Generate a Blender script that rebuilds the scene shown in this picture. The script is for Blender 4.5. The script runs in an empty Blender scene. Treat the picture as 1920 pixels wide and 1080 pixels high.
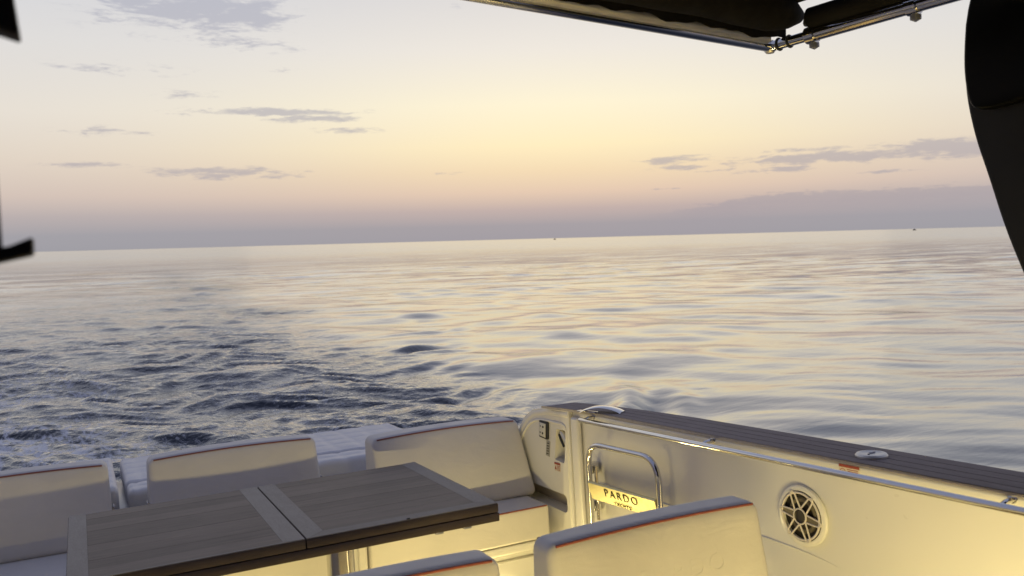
import bpy, bmesh, math, random
import numpy as np
from mathutils import Vector, Matrix
from mathutils.geometry import tessellate_polygon

random.seed(7)
rng = np.random.default_rng(11)
SC = bpy.context.scene
COL = SC.collection
R = math.radians

# ------------------------------------------------------------------ frames
# world: Z up from the calm sea, Y straight astern.  The yacht runs bow-up and slightly heeled,
# so its own frame (x to port, y aft, z up, origin at eye height above the cockpit sole) is tilted.
EYE = 2.45
BOAT = Matrix(((0.99990737, 0.0, -0.01361074, 0.0),
               (0.00062579, 0.99894246, 0.04597356, 0.0),
               (0.01359635, -0.04597782, 0.99884993, EYE),
               (0, 0, 0, 1)))
SOLE = -1.57                                    # cockpit sole in the yacht frame

# ------------------------------------------------------------------ camera
CR = Matrix(((0.89477063, -0.06161513, 0.44225457),
             (-0.44263085, 0.00814658, 0.89666692),
             (-0.05885111, -0.99806674, -0.01998344)))   # columns: right, down, forward in the yacht frame
cam = bpy.data.cameras.new('camera')
cam.sensor_width = 36
cam.lens = 1651 / 1920 * 36
cam.clip_start = 0.02
cam.clip_end = 120000
cam.dof.use_dof = True
cam.dof.focus_distance = 4.0
cam.dof.aperture_fstop = 5.0
camo = bpy.data.objects.new('camera', cam)
COL.objects.link(camo)
B3 = BOAT.to_3x3()
r_, d_, f_ = (B3 @ CR.col[0], B3 @ CR.col[1], B3 @ CR.col[2])
cm = Matrix((r_, -d_, -f_)).transposed().to_4x4()
cm.translation = (0, 0, EYE)
camo.matrix_world = cm
SC.camera = camo

# ------------------------------------------------------------------ view transform
SC.view_settings.view_transform = 'Standard'
SC.view_settings.look = 'None'
SC.view_settings.exposure = 0.12
SC.view_settings.gamma = 1.0
SC.view_settings.use_curve_mapping = False


def lin(r, g, b):
    def f(c):
        c /= 255
        return c / 12.92 if c <= 0.04045 else ((c + 0.055) / 1.055) ** 2.4
    return (f(r), f(g), f(b), 1)


class NT:
    """short-hand for building node trees"""
    def __init__(s, tree):
        s.t = tree
        s.n = tree.nodes
        s.l = tree.links

    def new(s, kind, **kw):
        n = s.n.new(kind)
        for k, v in kw.items():
            setattr(n, k, v)
        return n

    def put(s, sock, v):
        if isinstance(v, bpy.types.NodeSocket):
            s.l.new(v, sock)
        elif v is not None:
            sock.default_value = v

    def math(s, op, a, b=None, c=None, clamp=False):
        n = s.new('ShaderNodeMath', operation=op, use_clamp=clamp)
        s.put(n.inputs[0], a)
        s.put(n.inputs[1], b)
        s.put(n.inputs[2], c)
        return n.outputs[0]

    def smooth(s, v, lo, hi):
        n = s.new('ShaderNodeMapRange', interpolation_type='SMOOTHSTEP')
        s.put(n.inputs[0], v)
        n.inputs[1].default_value = lo
        n.inputs[2].default_value = hi
        return n.outputs[0]

    def mix(s, f, a, b, blend='MIX'):
        n = s.new('ShaderNodeMix', data_type='RGBA', blend_type=blend)
        s.put(n.inputs[0], f)
        s.put(n.inputs[6], a)
        s.put(n.inputs[7], b)
        return n.outputs[2]

    def noise(s, vec, scale, detail=3, rough=0.55, dist=0.0):
        n = s.new('ShaderNodeTexNoise')
        s.put(n.inputs['Vector'], vec)
        n.inputs['Scale'].default_value = scale
        n.inputs['Detail'].default_value = detail
        n.inputs['Roughness'].default_value = rough
        n.inputs['Distortion'].default_value = dist
        return n.outputs[0]

    def mapping(s, vec, scale=(1, 1, 1), rot=(0, 0, 0), loc=(0, 0, 0)):
        n = s.new('ShaderNodeMapping')
        s.put(n.inputs[0], vec)
        n.inputs[1].default_value = loc
        n.inputs[2].default_value = rot
        n.inputs[3].default_value = scale
        return n.outputs[0]

    def ramp(s, f, stops, interp='LINEAR'):
        n = s.new('ShaderNodeValToRGB')
        n.color_ramp.interpolation = interp
        e = n.color_ramp.elements
        while len(e) < len(stops):
            e.new(0.5)
        for el, (p, c) in zip(e, stops):
            el.position = p
            el.color = c
        s.put(n.inputs[0], f)
        return n.outputs[0]

    def bump(s, h, strength, dist, normal=None):
        n = s.new('ShaderNodeBump')
        n.inputs['Strength'].default_value = strength
        n.inputs['Distance'].default_value = dist
        s.put(n.inputs['Height'], h)
        if normal is not None:
            s.put(n.inputs['Normal'], normal)
        return n.outputs[0]


# ------------------------------------------------------------------ sky: dusk, the sun gone behind a bank of haze
SUN_AZ, SUN_EL = 29.5, -2.5                      # degrees from astern towards +X, above the horizon
world = bpy.data.worlds.new('World')
SC.world = world
world.use_nodes = True
W = NT(world.node_tree)
W.n.clear()
gen = W.new('ShaderNodeTexCoord').outputs['Generated']
sep = W.new('ShaderNodeSeparateXYZ')
W.put(sep.inputs[0], gen)
el = W.math('MULTIPLY', W.math('ARCSINE', sep.outputs[2]), 180 / math.pi)
az = W.math('MULTIPLY', W.math('ARCTAN2', sep.outputs[0], sep.outputs[1]), 180 / math.pi)
# azimuth from the sun
sa, ca = math.sin(R(SUN_AZ)), math.cos(R(SUN_AZ))
along = W.math('ADD', W.math('MULTIPLY', sep.outputs[0], sa), W.math('MULTIPLY', sep.outputs[1], ca))
across = W.math('SUBTRACT', W.math('MULTIPLY', sep.outputs[0], ca), W.math('MULTIPLY', sep.outputs[1], sa))
daz = W.math('ABSOLUTE', W.math('MULTIPLY', W.math('ARCTAN2', across, along), 180 / math.pi))
tt = W.math('SQRT', W.math('MAXIMUM', W.math('DIVIDE', el, 90), 0.0))


def stops(lst):
    return [(math.sqrt(e / 90), lin(*c)) for e, c in lst]


HIGH = [(22, (186, 188, 198)), (34, (154, 160, 184)), (60, (131, 138, 167)), (90, (114, 122, 153))]
g_sun = W.ramp(tt, stops([(0, (156, 151, 157)), (0.9, (162, 155, 159)), (1.9, (188, 170, 165)), (3.0, (220, 194, 172)),
                          (4.4, (235, 211, 175)), (6.0, (246, 228, 186)), (8.6, (245, 234, 204)),
                          (12, (230, 223, 213)), (15.5, (214, 210, 208))] + HIGH))
g_side = W.ramp(tt, stops([(0, (153, 152, 158)), (0.9, (157, 155, 161)), (2.0, (177, 168, 168)), (3.2, (201, 186, 178)),
                           (5.2, (213, 201, 190)), (8.0, (219, 212, 204)), (12, (212, 210, 209)),
                           (15.5, (203, 204, 209))] + HIGH))
g_back = W.ramp(tt, stops([(0, (84, 88, 108)), (3, (94, 94, 114)), (7, (118, 106, 124)), (13, (122, 116, 134)),
                           (20, (118, 120, 142))] + [(34, (116, 121, 148)), (60, (118, 125, 154)), (90, (122, 130, 160))]))
w1 = W.math('EXPONENT', W.math('MULTIPLY', W.math('POWER', W.math('DIVIDE', daz, 21), 2.0), -1.0))
w2 = W.smooth(daz, 40, 120)
sky_col = W.mix(w2, W.mix(w1, g_side, g_sun), g_back)
# clouds: (azimuth, elevation, half width, half height, weight) in degrees
CLOUDS = [
    # broken patch upper left
    (6.6, 14.4, 6.0, 2.4, 1.05), (9.6, 13.9, 3.6, 1.5, 1.15), (3.4, 14.6, 3.6, 0.9, 0.75), (9.5, 12.4, 3.0, 0.8, 0.7), (2.6, 10.5, 4.2, 0.6, 0.55), (13.2, 12.0, 2.6, 0.8, 0.42),
    (12.2, 10.8, 2.4, 0.35, 0.4), (6.6, 9.2, 2.2, 0.45, 0.62), (0.2, 6.9, 1.6, 0.30, 0.5), (2.2, 6.9, 2.4, 0.45, 0.75),
    (5.6, 8.1, 2.2, 0.35, 0.4), (22.5, 14.6, 2.0, 0.6, 0.3),
    # thin streaks
    (11.6, 8.25, 4.8, 0.36, 1.15), (14.4, 7.9, 3.3, 0.40, 0.95), (16.2, 7.15, 2.0, 0.32, 0.8),
    (1.0, 5.0, 2.8, 0.30, 0.8), (6.0, 4.75, 2.2, 0.25, 0.75), (8.7, 4.55, 4.6, 0.55, 1.0), (10.5, 4.3, 3.6, 0.30, 0.75),
    (22.5, 4.35, 1.4, 0.16, 0.6),
    # right
    (37.0, 4.75, 3.0, 0.36, 1.0), (37.2, 4.25, 2.6, 0.28, 0.9), (39.8, 3.95, 1.9, 0.20, 0.7),
    (47.0, 4.5, 7.0, 0.55, 1.15), (53.5, 4.6, 6.5, 0.75, 1.25), (42.6, 3.85, 3.0, 0.30, 0.85), (48.6, 3.45, 3.4, 0.20, 0.7),
    (36.6, 2.95, 1.2, 0.14, 0.6), (44.5, 5.0, 4.2, 0.22, 0.7),
]
acc = None
for (a0, e0, wa, we, k) in CLOUDS:
    q1 = W.math('POWER', W.math('ABSOLUTE', W.math('DIVIDE', W.math('SUBTRACT', az, a0), wa)), 2.0)
    q2 = W.math('POWER', W.math('ABSOLUTE', W.math('DIVIDE', W.math('SUBTRACT', el, e0), we * 0.75)), 2.0)
    g = W.math('MULTIPLY', W.math('EXPONENT', W.math('MULTIPLY', W.math('ADD', q1, q2), -1.0)), k)
    acc = g if acc is None else W.math('MAXIMUM', acc, g)
cv = W.new('ShaderNodeCombineXYZ')
W.put(cv.inputs[0], az)
W.put(cv.inputs[1], W.math('MULTIPLY', el, 4.8))
n1 = W.noise(cv.outputs[0], 0.40, 7, 0.60, 0.6)
n2 = W.noise(cv.outputs[0], 1.5, 4, 0.6, 0.3)
nn = W.math('ADD', W.math('MULTIPLY', n1, 0.7), W.math('MULTIPLY', n2, 0.3))
dens = W.smooth(W.math('ADD', W.math('MULTIPLY', acc, 0.62), W.math('MULTIPLY', W.math('SUBTRACT', nn, 0.5), 2.1)), 0.20, 0.60)
dens = W.math('MULTIPLY', dens, W.smooth(acc, 0.05, 0.35))
# the low bank to the right with a lumpy top
top = W.math('ADD', W.math('MULTIPLY', W.math('SUBTRACT', W.noise(cv.outputs[0], 0.9, 5, 0.6), 0.5), 1.1),
             W.math('ADD', 1.55, W.math('MULTIPLY', W.smooth(az, 35, 44), 0.95)))
bank = W.math('MULTIPLY', W.smooth(W.math('SUBTRACT', top, el), -0.04, 0.22), W.smooth(az, 33.5, 40))
bank = W.math('MULTIPLY', bank, W.math('MULTIPLY', W.smooth(W.math('SUBTRACT', top, el), 2.4, 0.2), 0.55))
c1 = W.mix(W.math('MULTIPLY', dens, 0.66), sky_col, W.ramp(tt, stops([(0, (152, 148, 156)), (5, (166, 160, 168)), (9, (164, 162, 173)), (15, (163, 165, 180)), (40, (160, 165, 185))])))
c2 = W.mix(bank, c1, lin(160, 153, 160))
# the physical sky adds its share of twilight blue and afterglow
nish = W.new('ShaderNodeTexSky', sky_type='NISHITA', sun_disc=False)
nish.sun_elevation = R(SUN_EL)
nish.sun_rotation = R(SUN_AZ)
nish.air_density = 1.0
nish.dust_density = 3.0
bg1 = W.new('ShaderNodeBackground')
W.put(bg1.inputs[0], nish.outputs[0])
bg1.inputs[1].default_value = 0.05
bg2 = W.new('ShaderNodeBackground')
W.put(bg2.inputs[0], c2)
bg2.inputs[1].default_value = 1.0
add = W.new('ShaderNodeAddShader')
W.l.new(bg1.outputs[0], add.inputs[0])
W.l.new(bg2.outputs[0], add.inputs[1])
W.l.new(add.outputs[0], W.new('ShaderNodeOutputWorld').inputs[0])

# the sun itself is down in the haze: only a faint, wide, warm glow is left of it
sl = bpy.data.lights.new('sun', 'SUN')
sl.energy = 0.03
sl.angle = R(40)
sl.color = (1.0, 0.78, 0.52)
so = bpy.data.objects.new('sun', sl)
COL.objects.link(so)
sd = Vector((math.sin(R(SUN_AZ)) * math.cos(R(6)), math.cos(R(SUN_AZ)) * math.cos(R(6)), math.sin(R(6))))
so.rotation_euler = sd.to_track_quat('Z', 'Y').to_euler()


# ------------------------------------------------------------------ materials
def principled(name):
    m = bpy.data.materials.new(name)
    m.use_nodes = True
    t = NT(m.node_tree)
    return m, t, t.n['Principled BSDF']


def simple(name, col, rough, metal=0.0, coat=0.0, var=0.06, nscale=6.0, bump=0.0, bscale=200.0, spec=0.5):
    m, t, p = principled(name)
    oc = t.new('ShaderNodeTexCoord').outputs['Object']
    n = t.noise(oc, nscale, 4)
    lo = tuple(c * (1 - var) for c in col[:3]) + (1,)
    hi = tuple(min(1, c * (1 + var)) for c in col[:3]) + (1,)
    t.put(p.inputs['Base Color'], t.ramp(n, [(0.3, lo), (0.7, hi)]))
    rr = t.math('ADD', t.math('MULTIPLY', t.math('SUBTRACT', t.noise(oc, nscale * 3.1, 3), 0.5), rough * 0.5), rough)
    t.put(p.inputs['Roughness'], rr)
    p.inputs['Metallic'].default_value = metal
    p.inputs['Specular IOR Level'].default_value = spec
    p.inputs['Coat Weight'].default_value = coat
    p.inputs['Coat Roughness'].default_value = 0.12
    if bump:
        nb = t.bump(t.noise(oc, bscale, 2), bump, 0.002)
        if 'vinyl' in name:                      # slight slack in the upholstery
            nb = t.bump(t.noise(t.mapping(oc, scale=(1, 1, 1.6)), 7.0, 3, 0.5, 0.8), 0.35, 0.012, nb)
        t.put(p.inputs['Normal'], nb)
    return m


M = {}
M['gelcoat'] = simple('gelcoat', (0.70, 0.685, 0.655), 0.30, coat=0.2, var=0.012, nscale=1.5)
M['gelcoat_shade'] = simple('gelcoat_recess_shade', (0.52, 0.46, 0.38), 0.42, var=0.04, nscale=4)  # gelcoat darkened to tan: the slot's shade is put into the colour
M['vinyl'] = simple('cushion_vinyl', (0.57, 0.545, 0.52), 0.48, var=0.035, nscale=5, bump=0.22, bscale=420, spec=0.3)
M['pad'] = simple('sunpad_vinyl', (0.64, 0.63, 0.635), 0.46, var=0.04, nscale=7, bump=0.2, bscale=380)
M['piping'] = simple('orange_piping', (0.24, 0.058, 0.034), 0.5, var=0.12, nscale=30)
M['muted_piping'] = simple('muted_red_piping', (0.17, 0.05, 0.05), 0.55, var=0.12, nscale=30)
M['dark_piping'] = simple('dark_piping', (0.12, 0.10, 0.10), 0.5, var=0.1, nscale=30)
M['chrome'] = simple('polished_steel', (0.66, 0.655, 0.65), 0.09, metal=1.0, var=0.04, nscale=9)
M['steel'] = simple('brushed_steel', (0.70, 0.68, 0.63), 0.55, metal=1.0, var=0.06, nscale=14)
M['plate'] = simple('yellow_lit_brushed_plate', (0.62, 0.56, 0.33), 0.5, metal=1.0, var=0.05, nscale=14)  # steel tinted gold: the yellow light it reflects is put into the colour
M['alu'] = simple('bracket_metal', (0.30, 0.30, 0.34), 0.45, metal=0.7, var=0.08, nscale=12)
M['black'] = simple('black_gloss', (0.002, 0.002, 0.002), 0.35, var=0.1, nscale=3, spec=0.06)
M['black_matt'] = simple('black_matt', (0.010, 0.010, 0.013), 0.55, var=0.12, nscale=3, spec=0.15)
M['fabric'] = simple('black_awning_cloth', (0.011, 0.010, 0.0095), 0.9, var=0.3, nscale=8, bump=0.5, bscale=60, spec=0.12)
M['rubber'] = simple('black_rubber', (0.02, 0.02, 0.02), 0.55, var=0.1)
M['cone'] = simple('speaker_cone', (0.018, 0.014, 0.010), 0.5, var=0.15, nscale=12)
M['spoke_fill'] = simple('speaker_spoke_inlay', (0.13, 0.11, 0.075), 0.45, var=0.08, nscale=20)
M['grille'] = simple('speaker_grille', (0.62, 0.57, 0.54), 0.4, var=0.04, nscale=15)
M['grey_print'] = simple('grey_label_plate', (0.33, 0.32, 0.29), 0.5, var=0.15, nscale=90)
M['ivory'] = simple('ivory_plate', (0.62, 0.60, 0.54), 0.35, var=0.04, nscale=20)
M['sticker'] = simple('sticker_white', (0.62, 0.55, 0.46), 0.5, var=0.06, nscale=50)
M['red_print'] = simple('red_print', (0.30, 0.055, 0.035), 0.5, var=0.15, nscale=60)
M['ink'] = simple('engraving', (0.022, 0.018, 0.008), 0.7, var=0.1, spec=0.1)
M['caulk'] = simple('caulking', (0.40, 0.37, 0.36), 0.7, var=0.12, nscale=40)


def wood(name, dark, light, axis_scale, rough, bumpk=0.15):
    m, t, p = principled(name)
    oc = t.new('ShaderNodeTexCoord').outputs['Object']
    v = t.mapping(oc, scale=axis_scale)
    g1 = t.noise(v, 3.0, 6, 0.62, 0.6)
    g2 = t.noise(t.mapping(oc, scale=tuple(a * 4.3 for a in axis_scale)), 5.0, 3, 0.6)
    g3 = t.noise(oc, 4.5, 2)
    mixv = t.math('ADD', t.math('ADD', t.math('MULTIPLY', g1, 0.5), t.math('MULTIPLY', g2, 0.3)), t.math('MULTIPLY', g3, 0.2))
    rnd = t.new('ShaderNodeObjectInfo').outputs['Random']
    mixv = t.math('ADD', mixv, t.math('MULTIPLY', t.math('SUBTRACT', rnd, 0.5), 0.13))
    t.put(p.inputs['Base Color'], t.ramp(mixv, [(0.36, dark + (1,)), (0.66, light + (1,))]))
    t.put(p.inputs['Roughness'], t.math('ADD', t.math('MULTIPLY', g1, 0.22), rough))
    p.inputs['Specular IOR Level'].default_value = 0.28
    t.put(p.inputs['Normal'], t.bump(t.math('ADD', g1, g2), bumpk, 0.0015))
    return m


M['table'] = wood('weathered_teak_panel', (0.100, 0.077, 0.059), (0.225, 0.178, 0.138), (0.7, 13, 8), 0.44)
M['table_edge'] = wood('teak_edge', (0.060, 0.042, 0.032), (0.110, 0.080, 0.062), (1.5, 10, 20), 0.45)
M['table_border'] = wood('pale_teak_border', (0.19, 0.165, 0.14), (0.31, 0.275, 0.235), (9, 2.0, 8), 0.44)
M['table_border_x'] = wood('pale_teak_border_lengthwise', (0.165, 0.142, 0.12), (0.27, 0.238, 0.205), (2.0, 9, 8), 0.44)
M['deck'] = wood('grey_deck_planks', (0.150, 0.120, 0.113), (0.26, 0.218, 0.208), (12, 1.2, 8), 0.62, 0.3)
M['sole'] = wood('teak_sole', (0.30, 0.235, 0.17), (0.44, 0.36, 0.27), (12, 1.2, 8), 0.6, 0.3)

# lit diffuser of the courtesy strips
LED = (1.0, 0.81, 0.33)
m_, t_, p_ = principled('warm_led_diffuser')
p_.inputs['Base Color'].default_value = (0.8, 0.75, 0.5, 1)
p_.inputs['Emission Color'].default_value = LED + (1,)
p_.inputs['Emission Strength'].default_value = 3.0
M['led'] = m_


# ------------------------------------------------------------------ sea
def sea_material():
    m, t, p = principled('sea_water')
    geo = t.new('ShaderNodeNewGeometry').outputs['Position']
    wk = t.new('ShaderNodeAttribute', attribute_name='wake').outputs['Fac']
    fm = t.new('ShaderNodeAttribute', attribute_name='foam').outputs['Fac']
    # fine ripples below the mesh resolution
    v1 = t.mapping(geo, rot=(0, 0, R(SUN_AZ)), scale=(0.42, 1.0, 1.0))
    v2 = t.mapping(geo, rot=(0, 0, R(SUN_AZ - 18)), scale=(0.42, 1.0, 1.0))
    b_far = t.noise(v1, 0.75, 5, 0.62, 0.3)
    b_mid = t.noise(v2, 3.2, 3, 0.55, 0.2)
    b_fin = t.noise(geo, 9.0, 3, 0.6)
    patch = t.smooth(t.noise(t.mapping(geo, rot=(0, 0, R(SUN_AZ)), scale=(0.35, 1, 1)), 0.06, 3), 0.38, 0.62)
    cd = t.new('ShaderNodeCameraData').outputs['View Distance']
    far = t.smooth(cd, 25, 140)
    h = t.math('ADD', t.math('MULTIPLY', b_far, t.math('ADD', 0.02, t.math('MULTIPLY', far, 0.12))),
               t.math('MULTIPLY', b_mid, t.math('ADD', 0.003, t.math('ADD', t.math('MULTIPLY', patch, 0.012), t.math('MULTIPLY', wk, 0.035)))))
    h = t.math('ADD', h, t.math('MULTIPLY', b_fin, t.math('ADD', t.math('MULTIPLY', patch, 0.0012), t.math('MULTIPLY', wk, 0.030))))
    nb = t.new('ShaderNodeBump')
    nb.inputs['Strength'].default_value = 1.0
    nb.inputs['Distance'].default_value = 1.0
    t.put(nb.inputs['Height'], h)
    # ripples too small to model spread the reflection, the more of them fall into one view the farther the water
    rough = t.math('ADD', 0.07, t.math('MULTIPLY', t.smooth(cd, 14, 300), 0.19))
    tn = t.new('ShaderNodeTexNoise')
    t.put(tn.inputs['Vector'], t.mapping(geo, rot=(0, 0, R(SUN_AZ + 4)), scale=(0.10, 0.62, 1.0)))
    tn.inputs['Scale'].default_value = 0.7
    tn.inputs['Detail'].default_value = 4
    tn.inputs['Roughness'].default_value = 0.65
    tv = t.new('ShaderNodeVectorMath', operation='SUBTRACT')
    t.put(tv.inputs[0], tn.outputs['Color'])
    tv.inputs[1].default_value = (0.5, 0.5, 0.5)
    tk = t.new('ShaderNodeVectorMath', operation='SCALE')
    t.put(tk.inputs[0], tv.outputs[0])
    t.put(tk.inputs['Scale'], t.math('MULTIPLY', t.math('MULTIPLY', t.smooth(cd, 16, 80), t.math('SUBTRACT', 1.0, t.math('MULTIPLY', t.smooth(cd, 150, 700), 0.8))), 0.42))
    ta = t.new('ShaderNodeVectorMath', operation='ADD')
    t.put(ta.inputs[0], nb.outputs[0])
    t.put(ta.inputs[1], tk.outputs[0])
    tnn = t.new('ShaderNodeVectorMath', operation='NORMALIZE')
    t.put(tnn.inputs[0], ta.outputs[0])
    t.n.remove(p)
    body = t.new('ShaderNodeBsdfDiffuse')
    body.inputs[0].default_value = (0.012, 0.019, 0.032, 1)
    gl = t.new('ShaderNodeBsdfGlossy', distribution='BECKMANN')
    t.put(gl.inputs['Roughness'], rough)
    t.put(gl.inputs['Normal'], tnn.outputs[0])
    lw = t.new('ShaderNodeLayerWeight')
    lw.inputs['Blend'].default_value = 0.5
    t.put(lw.inputs['Normal'], nb.outputs[0])
    fr_ = t.math('MINIMUM', 0.985, t.math('ADD', 0.025, t.math('MULTIPLY', t.math('POWER', lw.outputs['Facing'], 3.0), 1.20)))
    fr_ = t.math('MULTIPLY', fr_, t.math('SUBTRACT', 1.0, t.math('MULTIPLY', wk, 0.14)))
    p = t.new('ShaderNodeMixShader')
    t.put(p.inputs[0], fr_)
    t.l.new(body.outputs[0], p.inputs[1])
    t.l.new(gl.outputs[0], p.inputs[2])
    # foam: torn white lace in the churned water
    fv = t.mapping(geo, scale=(1.0, 0.55, 1.0))
    lace = t.math('ABSOLUTE', t.math('SUBTRACT', t.noise(fv, 1.6, 6, 0.65, 1.2), 0.5))
    lace2 = t.math('ABSOLUTE', t.math('SUBTRACT', t.noise(fv, 5.0, 5, 0.65, 0.8), 0.5))
    fl = t.math('ADD', t.math('MULTIPLY', lace, 0.65), t.math('MULTIPLY', lace2, 0.35))
    big = t.noise(geo, 0.55, 3, 0.5)
    fac = t.smooth(t.math('SUBTRACT', t.math('MULTIPLY', fm, t.math('ADD', 0.0, t.math('MULTIPLY', big, 0.165))), fl), -0.015, 0.05)
    dif = t.new('ShaderNodeBsdfDiffuse')
    dif.inputs[0].default_value = (0.78, 0.80, 0.84, 1)
    mx = t.new('ShaderNodeMixShader')
    t.put(mx.inputs[0], t.math('MULTIPLY', fac, 0.85))
    t.l.new(p.outputs[0], mx.inputs[1])
    t.l.new(dif.outputs[0], mx.inputs[2])
    t.l.new(mx.outputs[0], t.n['Material Output'].inputs[0])
    return m


def sea_mesh():
    rs = [1.5]
    while rs[-1] < 6: rs.append(rs[-1] * 1.12)
    while rs[-1] < 85: rs.append(rs[-1] * 1.0044)
    while rs[-1] < 600: rs.append(rs[-1] * 1.012)
    while rs[-1] < 60000: rs.append(rs[-1] * 1.09)
    rs = np.array(rs)
    fine = np.arange(-15, 72, 0.078)
    coarse = np.arange(72, 345, 3.0)
    th = np.radians(np.concatenate([fine, coarse]))
    nr, na = len(rs), len(th)
    rr, aa = np.meshgrid(rs, th, indexing='ij')
    x = (rr * np.sin(aa)).ravel()
    y = (rr * np.cos(aa)).ravel()
    r = rr.ravel()
    drl = np.gradient(rs)
    sp = np.repeat(np.maximum(drl, rs * R(0.078)), na)
    spc = np.where(np.tile(np.concatenate([np.zeros(len(fine)), np.ones(len(coarse))]), nr) > 0, r * R(3.0), sp)
    h = np.zeros_like(x)

    def ss(v, lo, hi):
        q = np.clip((v - lo) / (hi - lo), 0, 1)
        return q * q * (3 - 2 * q)

    # where the water is churned: astern, drifting a little to the right with distance
    xc = 0.2 + 0.030 * y
    hw = 5.6 + 0.012 * y - 0.00032 * np.minimum(y, 90) ** 2 * 0.9
    hw = np.maximum(hw, 2.2)
    wob = 0.9 * np.sin(y * 0.31 + 0.5) + 0.6 * np.sin(y * 0.83 + 2.0) + 0.4 * np.sin(y * 1.7)
    ed = np.where(x > xc, (x - xc + 0.35 * wob) / hw, (xc - x + 0.35 * wob) / (hw * 1.25))
    broad = (1 - ss(ed, 0.45, 1.2)) * (0.30 + 0.70 * np.exp(-(np.maximum(y - 16, 0) / 26) ** 2)) * (1 - ss(y, 45, 110))
    xb = 3.4 + 0.048 * y + 0.5 * np.sin(y * 0.23 + 1.0)
    bw = 1.35 + 0.012 * y
    band = np.exp(-((x - xb + 0.45 * wob) / bw) ** 2) * (1 - ss(y, 60, 160)) * (0.72 + 0.28 * np.sin(y * 0.55 + 0.4 * x))
    puddle = 0.5 + 0.5 * np.sin(x * 0.9 + 1.7 * np.sin(y * 0.42) + 0.8) * np.sin(y * 0.75 + 1.1 * np.sin(x * 0.6) + 0.3)
    wake = np.clip(np.maximum(broad * (0.62 + 0.38 * puddle), 0.9 * band), 0, 1) * ss(y, 2, 5)
    # low frequency calm / ruffled patches
    pat = (np.sin(x * 0.11 + 0.07 * y + 1.0) + np.sin(x * -0.07 + 0.13 * y + 2.2) + np.sin(0.05 * x + 0.24 * y)) / 6 + 0.5
    for i in range(74):
        lam = 0.40 * (36.0 ** (i / 73.0))
        ang = R(SUN_AZ + 4) + rng.normal(0, R(15 if lam < 1.3 else 30))
        k = 2 * math.pi / lam
        s = 0.0100 if lam > 1.3 else 0.0085
        if lam > 6: s *= 0.55
        att = 1 - ss(lam / np.maximum(spc, 1e-6), 2.2, 5.5)
        a = s * lam / (2 * math.pi) * (1 - att)
        if lam < 1.1: a = a * (0.12 + 0.9 * pat ** 1.5)
        ph = rng.uniform(0, 6.283)
        h += a * np.sin(k * (math.sin(ang) * x + math.cos(ang) * y) + ph)
    m = (wake > 0.002) & (r < 260)
    xw, yw, spw = x[m], y[m], spc[m]
    hwk = np.zeros_like(xw)
    jx = xw + 0.35 * np.sin(yw * 1.3 + 1) + 0.22 * np.sin(yw * 2.9 + xw)
    jy = yw + 0.35 * np.sin(xw * 1.6) + 0.20 * np.sin(xw * 3.3 + yw * 0.7)
    for i in range(78):
        lam = 0.22 * (14.0 ** (i / 77.0))
        ang = R(10) + rng.normal(0, R(27))
        k = 2 * math.pi / lam
        s = 0.082 if lam < 0.8 else 0.034
        att = ss(lam / spw, 2.2, 5.0)
        ph = rng.uniform(0, 6.283)
        arg = k * (math.sin(ang) * jx + math.cos(ang) * jy) + ph
        a = s * lam / (2 * math.pi) * att
        hwk += a * np.sin(arg) if i % 3 == 0 else a * 1.3 * (0.64 - np.abs(np.sin(arg * 0.5)) * 1.0)
    fade = 1.0 / (1 + (np.maximum(yw - 12, 0) / 55))
    h[m] += hwk * wake[m] * (0.55 + 0.45 * fade)
    # long lumps thrown up along the edge of the wake and the diverging crests beside it
    RIDGES = [  # x, y, heading of the crest (deg from +Y towards +X), half length, half width, height
        (5.6, 13.2, 62, 1.7, 0.34, 0.22), (6.7, 18.6, 66, 1.5, 0.42, 0.30), (5.9, 16.0, 64, 1.5, 0.35, 0.16),
        (8.4, 22.3, 66, 2.0, 0.5, 0.20), (7.2, 10.7, 38, 1.7, 0.28, 0.18), (6.5, 10.2, 46, 1.4, 0.25, 0.13),
        (9.9, 27.6, 68, 2.4, 0.6, 0.22), (11.3, 19.6, 60, 2.8, 0.55, 0.13), (9.4, 16.2, 58, 2.4, 0.5, 0.14),
        (12.9, 24.8, 62, 3.2, 0.6, 0.15), (14.8, 31.0, 64, 3.6, 0.7, 0.17), (10.2, 35.5, 68, 3.0, 0.8, 0.2),
        (18.0, 27.0, 62, 4.2, 0.7, 0.12), (15.6, 41.0, 68, 4.5, 0.9, 0.2), (20.5, 37.0, 64, 5.0, 0.9, 0.15),
        (8.6, 13.4, 56, 2.2, 0.42, 0.12), (11.0, 14.2, 58, 2.4, 0.5, 0.10), (13.6, 17.5, 60, 3.0, 0.6, 0.10),
        (9.6, 9.4, 50, 2.6, 0.6, 0.10), (12.5, 11.0, 54, 3.0, 0.7, 0.09), (13.0, 8.6, 54, 3.0, 0.8, 0.09),
    ]
    for ri, (rx, ry, hd, L, w_, hh) in enumerate(RIDGES):
        if ri < 6:
            hh, w_, L = (hh * (1.9 if ri == 1 else 1.05), w_ * 0.55, L * 0.6) if ri not in (4, 5) else (hh * 2.6, w_ * 0.8, L * 0.8)
        mm = (np.abs(x - rx) < L * 3) & (np.abs(y - ry) < L * 3)
        dx, dy = x[mm] - rx, y[mm] - ry
        c, s = math.cos(R(hd)), math.sin(R(hd))
        u = dx * s + dy * c
        v = dx * c - dy * s + 0.12 * u * u / L
        e = np.exp(-(u / L) ** 2)
        h[mm] += hh * 0.26 * e * (np.exp(-(v / w_) ** 2) - 0.55 * np.exp(-((v - 1.7 * w_) / (1.2 * w_)) ** 2)
                           + 0.4 * np.exp(-((v - 3.4 * w_) / w_) ** 2) - 0.2 * np.exp(-((v - 5.0 * w_) / w_) ** 2))
    # stretched ripples left standing inside the diverging wave train
    h *= 1 - ss(r, 700, 3000)
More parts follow.
